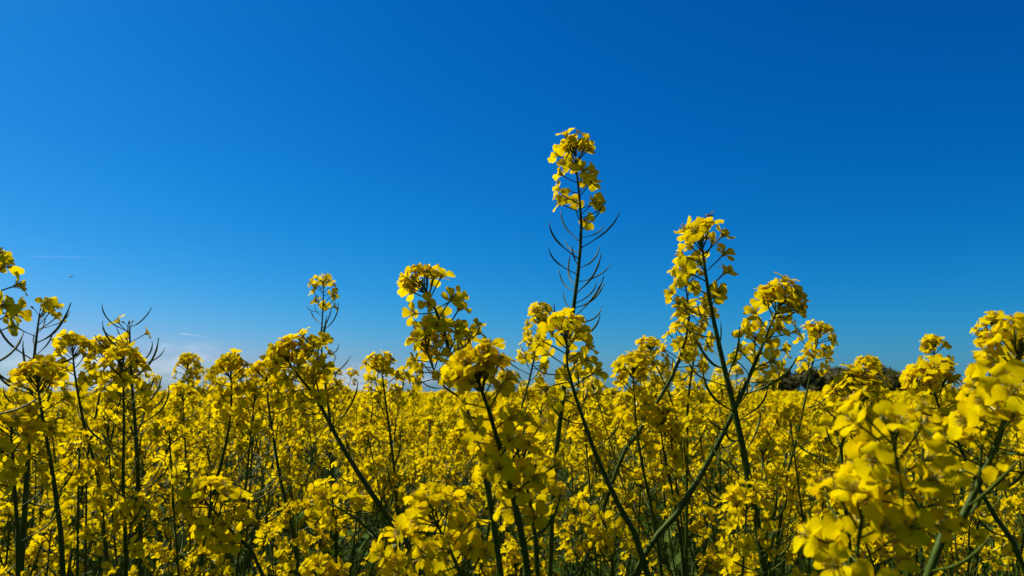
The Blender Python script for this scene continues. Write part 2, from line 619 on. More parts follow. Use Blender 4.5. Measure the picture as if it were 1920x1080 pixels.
def hero(label, Y, stems, group=None, leaves=3, fine=True):
    """a plant standing where the photograph shows it. stems: dicts with pts (tip first, picture points), fl, lf, pods, pod range, radii"""
    rng = random.Random(label)
    main = stems[0]
    W = to_ground([at(p[0], p[1], Y + (p[2] if len(p) > 2 else 0)) for p in main['pts']])
    P = spline(W, 60)
    base = P[-1].copy()
    root = link('rapeseed_plant', None)
    root.location = base
    root.empty_display_size = 0.05
    tag(root, label, 'plant', group)
    px = Y / FPX
    for k, S in enumerate(stems):
        if k == 0: Q = P - base
        else: Q = spline([at(p[0], p[1], Y + (p[2] if len(p) > 2 else 0)) - base for p in S['pts']], 26)
        s = arc(Q)
        mb = MB()
        r0, r1, lr = S.get('r', (0.0012, 0.0034, 0.25))
        n = 60 if k == 0 else 26
        tube(mb, Q, stem_radius(s, r0, r1, lr), 8, STEM)
        link('stem' if k == 0 else 'branch', mb.mesh('stem', MATS), root)
        lf = S.get('lf', 0.05)
        p0, p1 = S.get('pr', (lf + 0.01, lf + 0.12))
        fl, pd = raceme(Q, rng, S.get('fl', 14), lf, S.get('pods', 0), p0, p1, S.get('dense', 0.55), S.get('bias'), S.get('spread', 1.0))
        for kind, M in fl:
            M = M @ Matrix.Scale(S.get('fs', 1.0), 4)
            if fine:
                f = link('flower', ME_CENTRE[kind], root, M)
                for p, PM in FT['fine'][kind]['petals']: link('petal', ME_PETAL[p], f, PM)
            else:
                link('flower', ME_FLOWER[kind], root, M)
        for kind, M in pd:
            link('pod', ME_POD['fine'][kind], root, M @ Matrix.Scale(S.get('ps', 1.0), 4))
        if S.get('buds', 7):
            b = bud_mb('fine', np.random.RandomState(rng.randrange(9999)), S.get('buds', 7))
            link('buds', b.mesh('buds', MATS), root, frame(Q[0], Q[0] - Q[1], 0))
    s = arc(P)
    for k in range(leaves):
        q = s[-1] * rng.uniform(0.4, 0.85)
        p = np.array([np.interp(q, s, P[:, i]) for i in range(3)]) - base
        link('leaf', ME_LEAF[rng.choice([0, 1, 3])], root, frame(p, (rng.uniform(-.2, .2), rng.uniform(-.2, .2), 1), rng.uniform(0, 6.28), rng.uniform(.8, 1.2)))
    return root


# ------------------------------------------------------------------ ground
def ground():
    rs = np.random.RandomState(3)
    mb = MB()
    ys = np.concatenate([np.arange(-6, 8, 0.25), np.geomspace(8, 9000, 40)])
    xs = np.concatenate([-np.geomspace(6, 9000, 30)[::-1], np.arange(-5.75, 5.8, 0.25), np.geomspace(6, 9000, 30)])
    X, Y = np.meshgrid(xs, ys)
    near = np.exp(-(X ** 2 + Y ** 2) / 60)
    Z = -0.03 + near * 0.025 * (np.sin(X * 7.1 + 1.3 * np.sin(Y * 5)) * np.sin(Y * 6.3) * 0.5 + rs.uniform(-.5, .5, X.shape))
    V = np.stack([X, Y, Z], -1).reshape(-1, 3)
    nx = len(xs)
    f = [(i * nx + j, i * nx + j + 1, (i + 1) * nx + j + 1, (i + 1) * nx + j) for i in range(len(ys) - 1) for j in range(nx - 1)]
    mb.add(V, f, 0)
    m, t, out = new_mat('soil')
    L = t.links.new
    geo = nd(t, 'ShaderNodeNewGeometry')
    n1 = nd(t, 'ShaderNodeTexNoise', Scale=9.0, Detail=8.0, Roughness=0.7)
    L(geo.outputs['Position'], n1.inputs['Vector'])
    rp = ramp(t, [(0.3, (0.020, 0.014, 0.006)), (0.55, (0.04, 0.029, 0.012)), (0.75, (0.028, 0.036, 0.008))])
    L(n1.outputs['Fac'], rp.inputs[0])
    bs = nd(t, 'ShaderNodeBsdfPrincipled', Roughness=0.95)
    L(rp.outputs[0], bs.inputs['Base Color'])
    bp = nd(t, 'ShaderNodeBump', Strength=0.6, Distance=0.02)
    L(n1.outputs['Fac'], bp.inputs['Height'])
    L(bp.outputs[0], bs.inputs['Normal'])
    L(bs.outputs[0], out.inputs[0])
    o = link('ground', mb.mesh('ground', [m]))
    tag(o, kind='structure')


ground()

# ------------------------------------------------------------------ trees beyond the field
M_BARK = plain('bark', [(0.3, (0.05, 0.04, 0.03)), (0.7, (0.10, 0.08, 0.06))], 0.9, 0.1, 4)
M_CROWN = leafy('crown_leaves', [(0.1, (0.075, 0.072, 0.010)), (0.5, (0.105, 0.098, 0.016)), (0.9, (0.14, 0.125, 0.024))], (1.0, 1.0, 0.5), 0.3, nscale=0.7)


def tree(x, y, h, w, seed, label):
    rs = np.random.RandomState(seed)
    root = link('tree', None)
    root.location = (x, y, 0)
    tag(root, label, 'tree', 'trees on the far edge of the field')
    t = MB()
    tips = []
    tube(t, [(0, 0, -0.1), (0.1, 0, h * .25), (0.05, 0.1, h * .55), (0, 0, h * .8)], [0.28, 0.2, 0.12, 0.05], 8, 0)
    for k in range(9):
        a, z = k * 2.4, h * rs.uniform(.22, .6)
        e = np.array((math.cos(a) * w * .42, math.sin(a) * w * .42, z + h * rs.uniform(.1, .3)))
        tube(t, [(0.05, 0, z), e * (.5, .5, 1) * (1, 1, .93), e], [0.1, 0.06, 0.02], 5, 0)
    link('trunk', t.mesh('trunk', [M_BARK]), root)
    c = MB()
    cen, rad = [], []
    for k in range(26):
        a = rs.uniform(0, 6.28)
        r = w * .5 * rs.uniform(.1, .82)
        z = h * rs.uniform(.22, .84) * (1 - 0.14 * (r / (w * .5)) ** 2)
        cen.append((math.cos(a) * r, math.sin(a) * r, z)); rad.append(rs.uniform(.10, .17) * w)
    V, f = [], []
    for cc, rr in zip(cen, rad):
        n = 190
        d = rs.normal(size=(n, 3)); d /= np.linalg.norm(d, axis=1)[:, None]
        p = np.array(cc) + d * rr * rs.uniform(.55, 1.08, (n, 1)) * (1, 1, .8)
        for q in p:
            e1 = rs.normal(size=3); e1 /= np.linalg.norm(e1)
            e2 = np.cross(e1, rs.normal(size=3)); e2 /= np.linalg.norm(e2)
            s = rs.uniform(.14, .34)
            i = len(V)
            V += [q - e1 * s, q + e2 * s * .55, q + e1 * s, q - e2 * s * .55]
            f.append((i, i + 1, i + 2, i + 3))
    c.add(V, f, 0)
    link('crown', c.mesh('crown', [M_CROWN]), root)


TREES = [(1464, 112, 5.2, 7.4, 'small rounded olive tree at the left end of the far clump'),
         (1530, 118, 5.6, 8.0, 'broad olive tree behind the tall flower head right of centre'),
         (1585, 114, 5.5, 7.5, 'highest rounded tree in the middle of the far clump'),
         (1635, 120, 5.6, 8.4, 'bushy dark tree behind the low yellow heads at the right'),
         (1678, 115, 5.0, 6.0, 'low dark tree at the right end of the far clump')]
for k, (px, Y, h, w, lb) in enumerate(TREES):
    p = at(px, 735, Y)
    tree(p[0], p[1], h, w, 60 + k, lb)

# ------------------------------------------------------------------ the foremost plants, one by one
FINE = 'foremost rapeseed plants'
hero('tallest rapeseed plant, yellow flowers on top and a bare ladder of green pods below', 0.80, [
    dict(pts=[(1078, 287), (1083, 338, .005), (1090, 420), (1085, 500), (1075, 580), (1063, 670), (1055, 750), (1040, 880), (1031, 1080)],
         fl=23, lf=0.080, dense=0.45, pods=25, pr=(0.074, 0.228), r=(0.0012, 0.0040, 0.24), fs=1.14, ps=1.12)])
hero('rapeseed plant with a loose large-petalled head just before the tallest stem', 0.62, [
    dict(pts=[(1062, 632), (1064, 690), (1078, 740), (1120, 860), (1166, 960), (1215, 1080)], fl=19, lf=0.062, dense=0.5, pods=5, pr=(.02, .1), r=(0.0012, 0.0040, 0.2), fs=1.08)])
hero('rapeseed plant in soft focus with many upright pods left of the tallest stem', 1.15, [
    dict(pts=[(1012, 592), (1004, 660), (985, 740), (955, 830), (930, 920)], fl=34, lf=0.085, dense=.35, pods=16, pr=(0.04, 0.17), r=(.0013, .0034, .25))])
second = hero('second tallest rapeseed plant, with a fly on its topmost flowers', 0.70, [
    dict(pts=[(1316, 458), (1324, 520), (1338, 600), (1358, 690), (1382, 790), (1404, 900), (1434, 1080)],
         fl=16, lf=0.062, dense=0.55, pods=32, pr=(0.07, 0.36), r=(.0016, .0050, .22), fs=1.24, ps=1.25)])
hero('rapeseed plant with a long flower-covered top bent over the stem of the second tallest', 0.93, [
    dict(pts=[(1283, 520), (1292, 600), (1272, 680), (1235, 750), (1195, 815), (1150, 900)], fl=36, lf=0.12, dense=.22, pods=14, pr=(0.09, 0.24), r=(.0013, .0040, .2))])
hero('rapeseed plant with an upright yellow column behind the second tallest stem', 1.08, [
    dict(pts=[(1320, 590), (1300, 680), (1290, 760), (1288, 860)], fl=36, lf=0.14, dense=.2, pods=14, pr=(0.1, 0.25), r=(.0013, .0034, .2))])
hero('rapeseed plant with a round nodding head on a thick stem leaning right', 0.74, [
    dict(pts=[(1462, 572), (1440, 620), (1412, 690), (1372, 780), (1320, 880), (1255, 985), (1190, 1080)], fl=32, lf=0.085, dense=.5, pods=8, pr=(0.08, 0.2), r=(.0014, .0044, .2), fs=1.16)])
hero('rapeseed plant with a narrow yellow top before the far trees', 1.08, [
    dict(pts=[(1535, 628), (1526, 670), (1512, 740), (1492, 830), (1470, 930)], fl=26, lf=0.062, dense=.5, pods=14, pr=(0.075, 0.24), r=(.0013, .0034, .25))])
hero('rapeseed plant with a dense head on a dark stem slanting left, left of centre', 0.72, [
    dict(pts=[(794, 538), (808, 562), (832, 620), (850, 690), (872, 760), (900, 860), (925, 980)], fl=24, lf=0.075, dense=.5, pods=2, pr=(.06, .08), r=(.0014, .0044, .2), fs=1.12),
    dict(pts=[(798, 640), (808, 680), (828, 720), (862, 745)], fl=20, lf=0.045, dense=.5, pods=5, pr=(.03, .055), r=(.0010, .0016, .06)),
    dict(pts=[(882, 628), (868, 660), (852, 690)], fl=6, lf=0.02, dense=.6, r=(.0008, .0012, .03), buds=0)])
hero('large blurred flower head close to the camera at the centre of the field', 0.50, [
    dict(pts=[(893, 705), (915, 765), (940, 850), (965, 950), (990, 1080)], fl=40, lf=0.085, dense=.55, pods=5, pr=(.06, .12), r=(.0014, .0040, .15))])
hero('slim distant rapeseed plant with a small flower tuft on a bare stalk, left of centre', 1.12, [
    dict(pts=[(606, 534), (606, 580), (602, 630), (606, 690), (614, 750), (622, 840)], fl=13, lf=0.045, dense=.6, pods=16, pr=(0.03, 0.16), r=(.0011, .0028, .2), fs=.9)])
hero('rapeseed plant with a wide drooping head on a thick stem slanting to the lower right', 0.80, [
    dict(pts=[(536, 672), (560, 705), (592, 745), (640, 835), (690, 915), (740, 990), (790, 1075)], fl=34, lf=0.075, dense=.6, pods=10, pr=(.05, .22), r=(.0014, .0044, .2)),
    dict(pts=[(588, 655), (590, 700), (605, 765)], fl=14, lf=0.04, dense=.6, r=(.001, .0016, .06))])
hero('upright rapeseed plant with a small forked head over paired pods, left of centre', 1.0, [
    dict(pts=[(714, 685), (719, 720), (728, 790), (738, 870), (746, 980)], fl=22, lf=0.06, dense=.65, pods=14, pr=(0.04, 0.2), r=(.0013, .0032, .2))])
hero('nearly bare rapeseed plant with three late flowers over a candelabra of pods', 0.92, [
    dict(pts=[(243, 612), (244, 660), (248, 730), (255, 820), (260, 930), (264, 1080)], fl=3, lf=0.03, dense=.3, pods=38, pr=(0.0, 0.22), r=(.0014, .0040, .2), buds=3, ps=1.3)])
hero('podded rapeseed plant with one flower tuft turned right, near the left edge', 0.82, [
    dict(pts=[(74, 588), (70, 620), (62, 690), (56, 780), (50, 900)], fl=5, lf=0.02, dense=.7, pods=26, pr=(0.0, 0.16), r=(.0013, .0044, .2), bias=(1.6, 0, .2), buds=2, ps=1.25)])
hero('rapeseed plant cut off by the left edge of the picture, high flowers reaching in', 0.55, [
    dict(pts=[(-30, 498), (-28, 550), (-34, 640), (-38, 780), (-40, 1080)], fl=11, lf=0.06, dense=.25, pods=5, pr=(.05, .12), bias=(.9, 0, 0), r=(.0014, .0038, .2), fs=1.0)])
hero('broad rapeseed head with closed buds on top, low at the left edge', 0.70, [
    dict(pts=[(70, 716), (76, 760), (92, 850), (106, 940), (118, 1080)], fl=26, lf=0.06, dense=.65, pods=6, pr=(.04, .12), r=(.0013, .0036, .15), buds=9)])
hero('rapeseed plant with a loose open head between the two podded plants', 0.84, [
    dict(pts=[(136, 655), (140, 700), (155, 785), (172, 850), (190, 950)], fl=20, lf=0.05, dense=.65, pods=8, pr=(.05, .15), r=(.0012, .0030, .15))])
hero('small rapeseed head just left of the nearly bare candelabra stem', 0.95, [
    dict(pts=[(200, 660), (192, 710), (178, 790), (160, 880)], fl=22, lf=0.05, dense=.6, pods=8, pr=(.05, .15), r=(.0012, .0028, .15))])
hero('straight rapeseed plant with a mid-height head over long pods, before the candelabra stem', 0.75, [
    dict(pts=[(228, 682), (232, 740), (232, 830), (231, 930), (236, 1080)], fl=22, lf=0.055, dense=.6, pods=18, pr=(.04, .2), r=(.0012, .0030, .2))])
hero('rapeseed plant in soft focus with its head under the wispy cloud', 1.35, [
    dict(pts=[(352, 684), (354, 730), (372, 800), (400, 900)], fl=30, lf=0.07, dense=.5, pods=8, pr=(.06, .16), r=(.0013, .0032, .2))])
hero('rapeseed plant with a wide ragged head right of the wispy cloud', 0.92, [
    dict(pts=[(432, 690), (434, 735), (430, 800), (412, 880), (390, 980)], fl=30, lf=0.075, dense=.5, pods=8, pr=(.08, .18), r=(.0013, .0036, .2))])
hero('rapeseed plant with an upright head beside the wide drooping one', 0.95, [
    dict(pts=[(498, 702), (502, 750), (514, 830), (530, 920), (552, 1020)], fl=24, lf=0.06, dense=.55, pods=8, pr=(.06, .18), r=(.0013, .0034, .2))])
hero('rapeseed plant with a tall cone of flowers right of the tallest stem', 0.84, [
    dict(pts=[(1186, 690), (1190, 750), (1194, 810), (1208, 890), (1230, 1000), (1240, 1080)], fl=42, lf=0.09, dense=.45, pods=10, pr=(.08, .2), r=(.0012, .0032, .2), fs=.95)])
hero('rapeseed plant with a low arched head behind the tall cone of flowers', 1.2, [
    dict(pts=[(1218, 655), (1232, 690), (1262, 760), (1280, 860)], fl=30, lf=0.07, dense=.5, pods=8, pr=(.08, .2), r=(.0012, .0030, .2))])
hero('nearest rapeseed plant, big out-of-focus flowers at the lower right', 0.36, [
    dict(pts=[(1672, 812), (1682, 870), (1694, 950), (1704, 1080)], fl=15, lf=0.05, dense=.4, pods=2, pr=(.03, .05), r=(.0011, .0024, .1), fs=1.0),
    dict(pts=[(1622, 945), (1610, 1010), (1612, 1060), (1640, 1150)], fl=13, lf=0.04, dense=.4, r=(.0011, .002, .1), fs=1.0)])
hero('rapeseed plant on a thick green stalk bending to the right edge of the picture', 0.42, [
    dict(pts=[(1910, 662), (1904, 715), (1884, 790), (1852, 870), (1802, 975), (1740, 1080)], fl=34, lf=0.075, dense=.4, pods=6, pr=(.05, .14), r=(.0014, .0034, .12), bias=(-.3, 0, 0), fs=1.0)])
hero('small rapeseed head peeping over the plant at the right edge', 1.0, [
    dict(pts=[(1866, 616), (1862, 660), (1850, 740), (1840, 840)], fl=22, lf=0.05, dense=.6, pods=6, pr=(.05, .15), r=(.0012, .003, .2))])
hero('rapeseed plant with a packed head on a stem leaning left, second from the right edge', 0.62, [
    dict(pts=[(1746, 715), (1758, 760), (1790, 815), (1830, 905), (1875, 985), (1925, 1080)], fl=32, lf=0.06, dense=.6, pods=6, pr=(.06, .2), r=(.0012, .0032, .15))])
hero('rapeseed plant with a blurred pointed top above the packed head', 1.15, [
    dict(pts=[(1752, 650), (1750, 700), (1740, 780), (1728, 880)], fl=34, lf=0.085, dense=.35, pods=6, pr=(.08, .2), r=(.0012, .003, .2))])
hero('rapeseed plant with a blunt double head before the dark far trees', 1.2, [
    dict(pts=[(1628, 690), (1634, 740), (1636, 820), (1640, 920)], fl=28, lf=0.06, dense=.55, pods=6, pr=(.06, .16), r=(.0012, .003, .2))])
hero('rapeseed plant with a flat-topped head right of the narrow yellow top', 0.62, [
    dict(pts=[(1606, 738), (1600, 775), (1578, 830), (1580, 900), (1590, 1000)], fl=24, lf=0.05, dense=.65, pods=5, pr=(.04, .12), r=(.0012, .0030, .15))])
hero('low drooping rapeseed head over a bent stalk in the lower left', 0.70, [
    dict(pts=[(380, 935), (408, 965), (445, 1010), (495, 1085)], fl=30, lf=0.06, dense=.5, pods=4, pr=(.04, .08), r=(.0012, .0030, .12))])
hero('low open rapeseed head with few broad petals at the bottom centre', 0.50, [
    dict(pts=[(812, 968), (838, 1020), (868, 1085), (900, 1180)], fl=22, lf=0.045, dense=.5, pods=3, pr=(.03, .05), r=(.0012, .0028, .12))])
hero('small low rapeseed head in shade at the bottom left of centre', 0.62, [
    dict(pts=[(745, 1040), (760, 1080), (790, 1150)], fl=16, lf=0.04, dense=.5, r=(.001, .0026, .1))])
hero('low rapeseed head on a horizontal stalk left of the bottom centre', 0.8, [
    dict(pts=[(600, 938), (640, 955), (700, 1000), (740, 1080)], fl=16, lf=0.05, dense=.5, pods=4, pr=(.04, .1), r=(.001, .0026, .1))])
hero('rapeseed head with hanging petals just below the large blurred head', 0.52, [
    dict(pts=[(968, 838), (985, 900), (1000, 980), (1008, 1080)], fl=16, lf=0.06, dense=.4, pods=4, pr=(.04, .1), r=(.0012, .0032, .12))])
hero('rapeseed plant with a crumpled head crossed by the long slanting stem', 0.85, [
    dict(pts=[(1238, 795), (1245, 850), (1262, 930), (1285, 1080)], fl=24, lf=0.06, dense=.5, pods=8, pr=(.05, .14), r=(.0012, .0030, .15))])
hero('short rapeseed stalk with scattered flowers low under the tall cone', 0.75, [
    dict(pts=[(1120, 955), (1140, 1000), (1150, 1080)], fl=14, lf=0.055, dense=.3, pods=4, pr=(.03, .08), r=(.0011, .0028, .12))])
hero('rapeseed head close to the left edge below the broad head with buds', 0.66, [
    dict(pts=[(20, 800), (24, 860), (30, 960), (34, 1080)], fl=24, lf=0.06, dense=.5, pods=5, pr=(.05, .12), r=(.0012, .0030, .12))])

# ------------------------------------------------------------------ a fly on the second tallest plant
M_FLY = plain('fly_body', [(0.3, (0.008, 0.008, 0.010)), (0.7, (0.02, 0.02, 0.026))], 0.3, 0.6, 900)
M_WING = leafy('fly_wing', [(0.2, (0.06, 0.055, 0.05)), (0.8, (0.10, 0.09, 0.08))], (1, 1, 1), 0.5)


def fly():
    best = None                                            # the topmost petal near where it sits
    for f in second.children:
        for p in f.children:
            for v in p.data.vertices:
                w = Matrix.Translation(second.location) @ f.matrix_basis @ p.matrix_basis @ v.co
                px = 960 + FPX * w.x / (CP * w.y + SP * (w.z - CAM_H))
                if abs(px - 1331) < 7 and (best is None or w.z > best.z): best = w
    c = best + Vector((0, -0.0005, 0.0005))
    root = link('fly', None)
    root.location = c
    root.rotation_euler = (0, 0, R(6))
    root.scale = (1.3, 1.3, 1.3)
    tag(root, 'tiny black fly resting on the top flowers of the second tallest plant', 'insect')
    b = MB()
    ball(b, (0, 0, 0.0012), (0.0013, 0.0010, 0.0010), 0, 8, 6)
    ball(b, (0.0026, 0, 0.0012), (0.0020, 0.0009, 0.0008), 0, 8, 6)
    link('body', b.mesh('fly_body', [M_FLY]), root)
    h = MB()
    ball(h, (-0.0017, 0, 0.0012), (0.0007, 0.0009, 0.0008), 0, 8, 6)
    link('head', h.mesh('fly_head', [M_FLY]), root)
    for sgn in (-1, 1):
        w = MB()
        V = []
        for t, ww in ((0, .0002), (.3, .0007), (.7, .0010), (1, .0003)):
            for e in (-1, 1): V.append((0.0004 + t * 0.0042, sgn * (0.0005 + t * 0.0012 + e * ww * .6), 0.0020 + t * 0.0026 + e * ww * .7))
        w.add(V, [(0, 2, 3, 1), (2, 4, 5, 3), (4, 6, 7, 5)], 0)
        link('wing', w.mesh('fly_wing', [M_WING]), root)
        for k in range(3):
            x = -0.0008 + k * 0.0009
            l = MB()
            tube(l, [(x, sgn * .0007, .0009), (x + (k - 1) * .0006, sgn * .0018, .0012), (x + (k - 1) * .0011, sgn * .0022, -.0006)], .00012, 4, 0)
            link('leg', l.mesh('fly_leg', [M_FLY]), root)


fly()

# ------------------------------------------------------------------ the crowd of plants behind them
rng = random.Random(21)


LANDMARKS = [(10, 'the left edge'), (75, 'the podded stem at the left'), (245, 'the candelabra of pods'), (350, 'the head under the wispy cloud'), (540, 'the wide drooping head'),
             (715, 'the small forked head'), (800, 'the dark slanting stem'), (895, 'the large blurred head'), (1075, 'the tallest stem'), (1186, 'the tall cone of flowers'),
             (1320, 'the second tallest stem'), (1460, 'the round nodding head'), (1535, 'the narrow yellow top'), (1628, 'the blunt double head'), (1750, 'the packed head'), (1890, 'the right edge')]
half_hidden = []


def place_b(x, y, h, k):
    """a nearer plant of the crowd: every flower and pod an object"""
    stem, rac, lv = gen_plant(rng, h, rng.randint(2, 4), nfl=(13, 24), npod=(9, 17), lean=0.24, spread=0.2, leaves=9)
    root = link('rapeseed_plant', None)
    root.location = (x, y, 0)
    root.empty_display_size = 0.05
    tag(root, None, 'plant', 'rapeseed plants among the foremost stems')
    k_ = 1.0                                               # the crop stands lower where the far trees show over it
    for r_ in rac:
        for _, M in r_[1]:
            q = M @ Vector((0, 0, 0.02)) + root.location
            if 1425 < 960 + FPX * q.x / (CP * q.y) < 1505: k_ = min(k_, (CAM_H - 20 / FPX * q.y) / (q.z + 0.008))
    root.scale = (1, 1, k_)
    tip = max((Vector((P.x, P.y, P.z * k_)) for P in [r_[1][0][1].translation for r_ in rac if r_[1]]), key=lambda q: q.z) + root.location
    dy = tip.y
    half_hidden.append((960 + FPX * tip.x / (CP * dy), (CAM_H - tip.z) / dy, root))
    link('stem', stem.mesh('stem', MATS), root)
    for mb, fl, pd in rac:
        r = link('raceme', mb.mesh('raceme', MATS), root)
        for kd, M in fl: link('flower', ME_FLOWER[kd], r, M @ Matrix.Scale(0.87, 4))
        for kd, M in pd: link('pod', ME_POD['mid'][kd], r, M)
    for kd, M in lv: link('leaf', ME_LEAF[kd], root, M)


def wedge(y0, y1, half=0.80):
    while True:
        y = math.sqrt(rng.uniform(y0 * y0, y1 * y1))
        x = rng.uniform(-half, half) * y
        return x, y


taken = []


def free(x, y, d):
    for a, b in taken:
        if (a - x) ** 2 + (b - y) ** 2 < d * d: return False
    taken.append((x, y))
    return True


n = 0
while n < 112:
    x, y = wedge(0.68, 2.0)
    if not free(x, y, 0.085): continue
    px = 960 + x / y * FPX * CP
    top = np.interp(px, [0, 150, 330, 650, 720, 930, 980, 1375, 1412, 1510, 1550, 1690, 1920], [708, 722, 722, 690, 748, 748, 705, 700, 776, 776, 736, 728, 705])      # how high the crop stands there
    top = max(top, np.interp(y, [0.68, 0.9, 1.2], [860, 800, 0]))
    hmax = CAM_H + (735 - top) / FPX * y
    place_b(x, y, min(rng.gauss(hmax - 0.03, 0.05), hmax), n)
    n += 1

n = 0
while n < 13:                                              # low plants whose heads stay well under the crop's top
    x, y = wedge(0.80, 1.5, 0.74)
    if not free(x, y, 0.07): continue
    place_b(x, y, CAM_H + (735 - rng.uniform(850, 1010)) / FPX * y, n)
    n += 1
RANK = ['highest', 'second highest', 'third highest', 'fourth highest', 'fifth highest', 'sixth highest', 'seventh highest', 'eighth highest', 'ninth highest', 'tenth highest', 'eleventh highest', 'twelfth highest', 'thirteenth highest', 'fourteenth highest', 'fifteenth highest', 'lowest']
for sx in range(len(LANDMARKS)):
    near = [q for q in half_hidden if min(range(len(LANDMARKS)), key=lambda i: abs(LANDMARKS[i][0] - q[0])) == sx]
    for side in ('left', 'right'):
        part = sorted([q for q in near if (q[0] < LANDMARKS[sx][0]) == (side == 'left')], key=lambda q: q[1])
        for i, q in enumerate(part):
            edge = 'edge' in LANDMARKS[sx][1]
            where = ('by ' if edge else 'just %s of ' % side) + LANDMARKS[sx][1]
            if edge and ((sx == 0) == (side == 'left')): where = 'cut by ' + LANDMARKS[sx][1]
            q[2]['label'] = 'half-hidden rapeseed plant %s, %s there' % (where, RANK[min(i, 15)])

# plants a little farther on: copies of twelve, each with stem, racemes and leaves
PROTO = []
for k in range(12):
    stem, rac, lv = gen_plant(random.Random(300 + k), 1.2, 4, nfl=(14, 24), npod=(6, 11), leaves=9, lod='mid')
    parts = [('stem', stem.mesh('stem', MATS))]
    for mb, fl, pd in rac:
        for kd, M in fl: mb.merge(FT['low'][kd]['full'], M)
        for kd, M in pd: mb.merge(PODS['low'][kd], M)
        parts.append(('raceme', mb.mesh('raceme', MATS)))
    fo = MB()
    for kd, M in lv: fo.merge(LEAVES[kd], M)
    parts.append(('foliage', fo.mesh('foliage', MATS)))
    PROTO.append(parts)
n = 0
while n < 132:
    x, y = wedge(1.9, 3.7, 0.78)
    if not free(x, y, 0.10): continue
    px = 960 + x / y * FPX * CP
    top = np.interp(px, [0, 650, 720, 930, 980, 1375, 1412, 1510, 1550, 1690, 1920], [700, 690, 742, 742, 705, 700, 768, 768, 736, 728, 705])
    h = min(max(rng.gauss(1.34, 0.085), 1.12), CAM_H + (735 - top) / FPX * y)
    root = link('rapeseed_plant', None)
    root.location = (x, y, 0)
    root.rotation_euler = (rng.uniform(-.04, .04), rng.uniform(-.04, .04), rng.uniform(0, 6.28))
    root.scale = (1, 1, h / 1.2)
    lm = min(LANDMARKS, key=lambda q: abs(q[0] - px))[1]
    at_edge = ('at ' if 'edge' in lm else 'behind ') + lm
    tag(root, 'farther rapeseed plant merging into the dense crop ' + at_edge, 'plant', 'farther rapeseed plants ' + at_edge)
    for nm, me in PROTO[n % 12]: link(nm, me, root)
    n += 1

# the rest of the field: whole low-detail plants, then patches of canopy, drawn by geometry nodes
LOWCOL = bpy.data.collections.new('field_plants')
for k in range(8):
    stem, rac, lv = gen_plant(random.Random(500 + k), 1.2, 4, nfl=(14, 22), npod=(3, 6), leaves=7, lod='low')
    mb = MB()
    mb.merge(stem, Matrix.Identity(4))
    for r, fl, pd in rac:
        mb.merge(r, Matrix.Identity(4))
        for kd, M in fl: mb.merge(FT['low'][kd]['full'], M)
        for kd, M in pd: mb.merge(PODS['low'][kd], M)
    for kd, M in lv: mb.merge(LEAVES[kd], M)
    LOWCOL.objects.link(bpy.data.objects.new('field_plant', mb.mesh('field_plant', MATS)))
PATCHCOL = bpy.data.collections.new('field_patches')
for k in range(4):
    rs = np.random.RandomState(800 + k)
    mb = MB()
    for q in range(26):                                    # a square metre and a half of flower heads on stalks
        x, y, z = rs.uniform(-.75, .75), rs.uniform(-.75, .75), rs.normal(1.16, .08)
        tube(mb, [(x, y, z), (x * .97, y * .97, z - .5)], [.002, .004], 3, STEM, cap=False)
        nf = 20
        for j in range(nf):
            d = rs.normal(size=3); d /= np.linalg.norm(d)
            p = np.array((x, y, z)) + d * (.035, .035, .06) * rs.uniform(.4, 1.1) + (0, 0, -.03)
            e1 = rs.normal(size=3); e1 /= np.linalg.norm(e1)
            e2 = np.cross(e1, rs.normal(size=3)); e2 /= np.linalg.norm(e2)
            s = rs.uniform(.011, .017)
            mb.add([p - e1 * s, p + e2 * s, p + e1 * s, p - e2 * s], [(0, 1, 2, 3)], PETAL)
    for q in range(30):
        p = np.array((rs.uniform(-.75, .75), rs.uniform(-.75, .75), rs.uniform(.5, .85)))
        mb.merge(LEAVES[3], frame(p, (rs.uniform(-.4, .4), rs.uniform(-.4, .4), 1), rs.uniform(0, 6.28), 1.6))
    PATCHCOL.objects.link(bpy.data.objects.new('field_patch', mb.mesh('field_patch', MATS)))


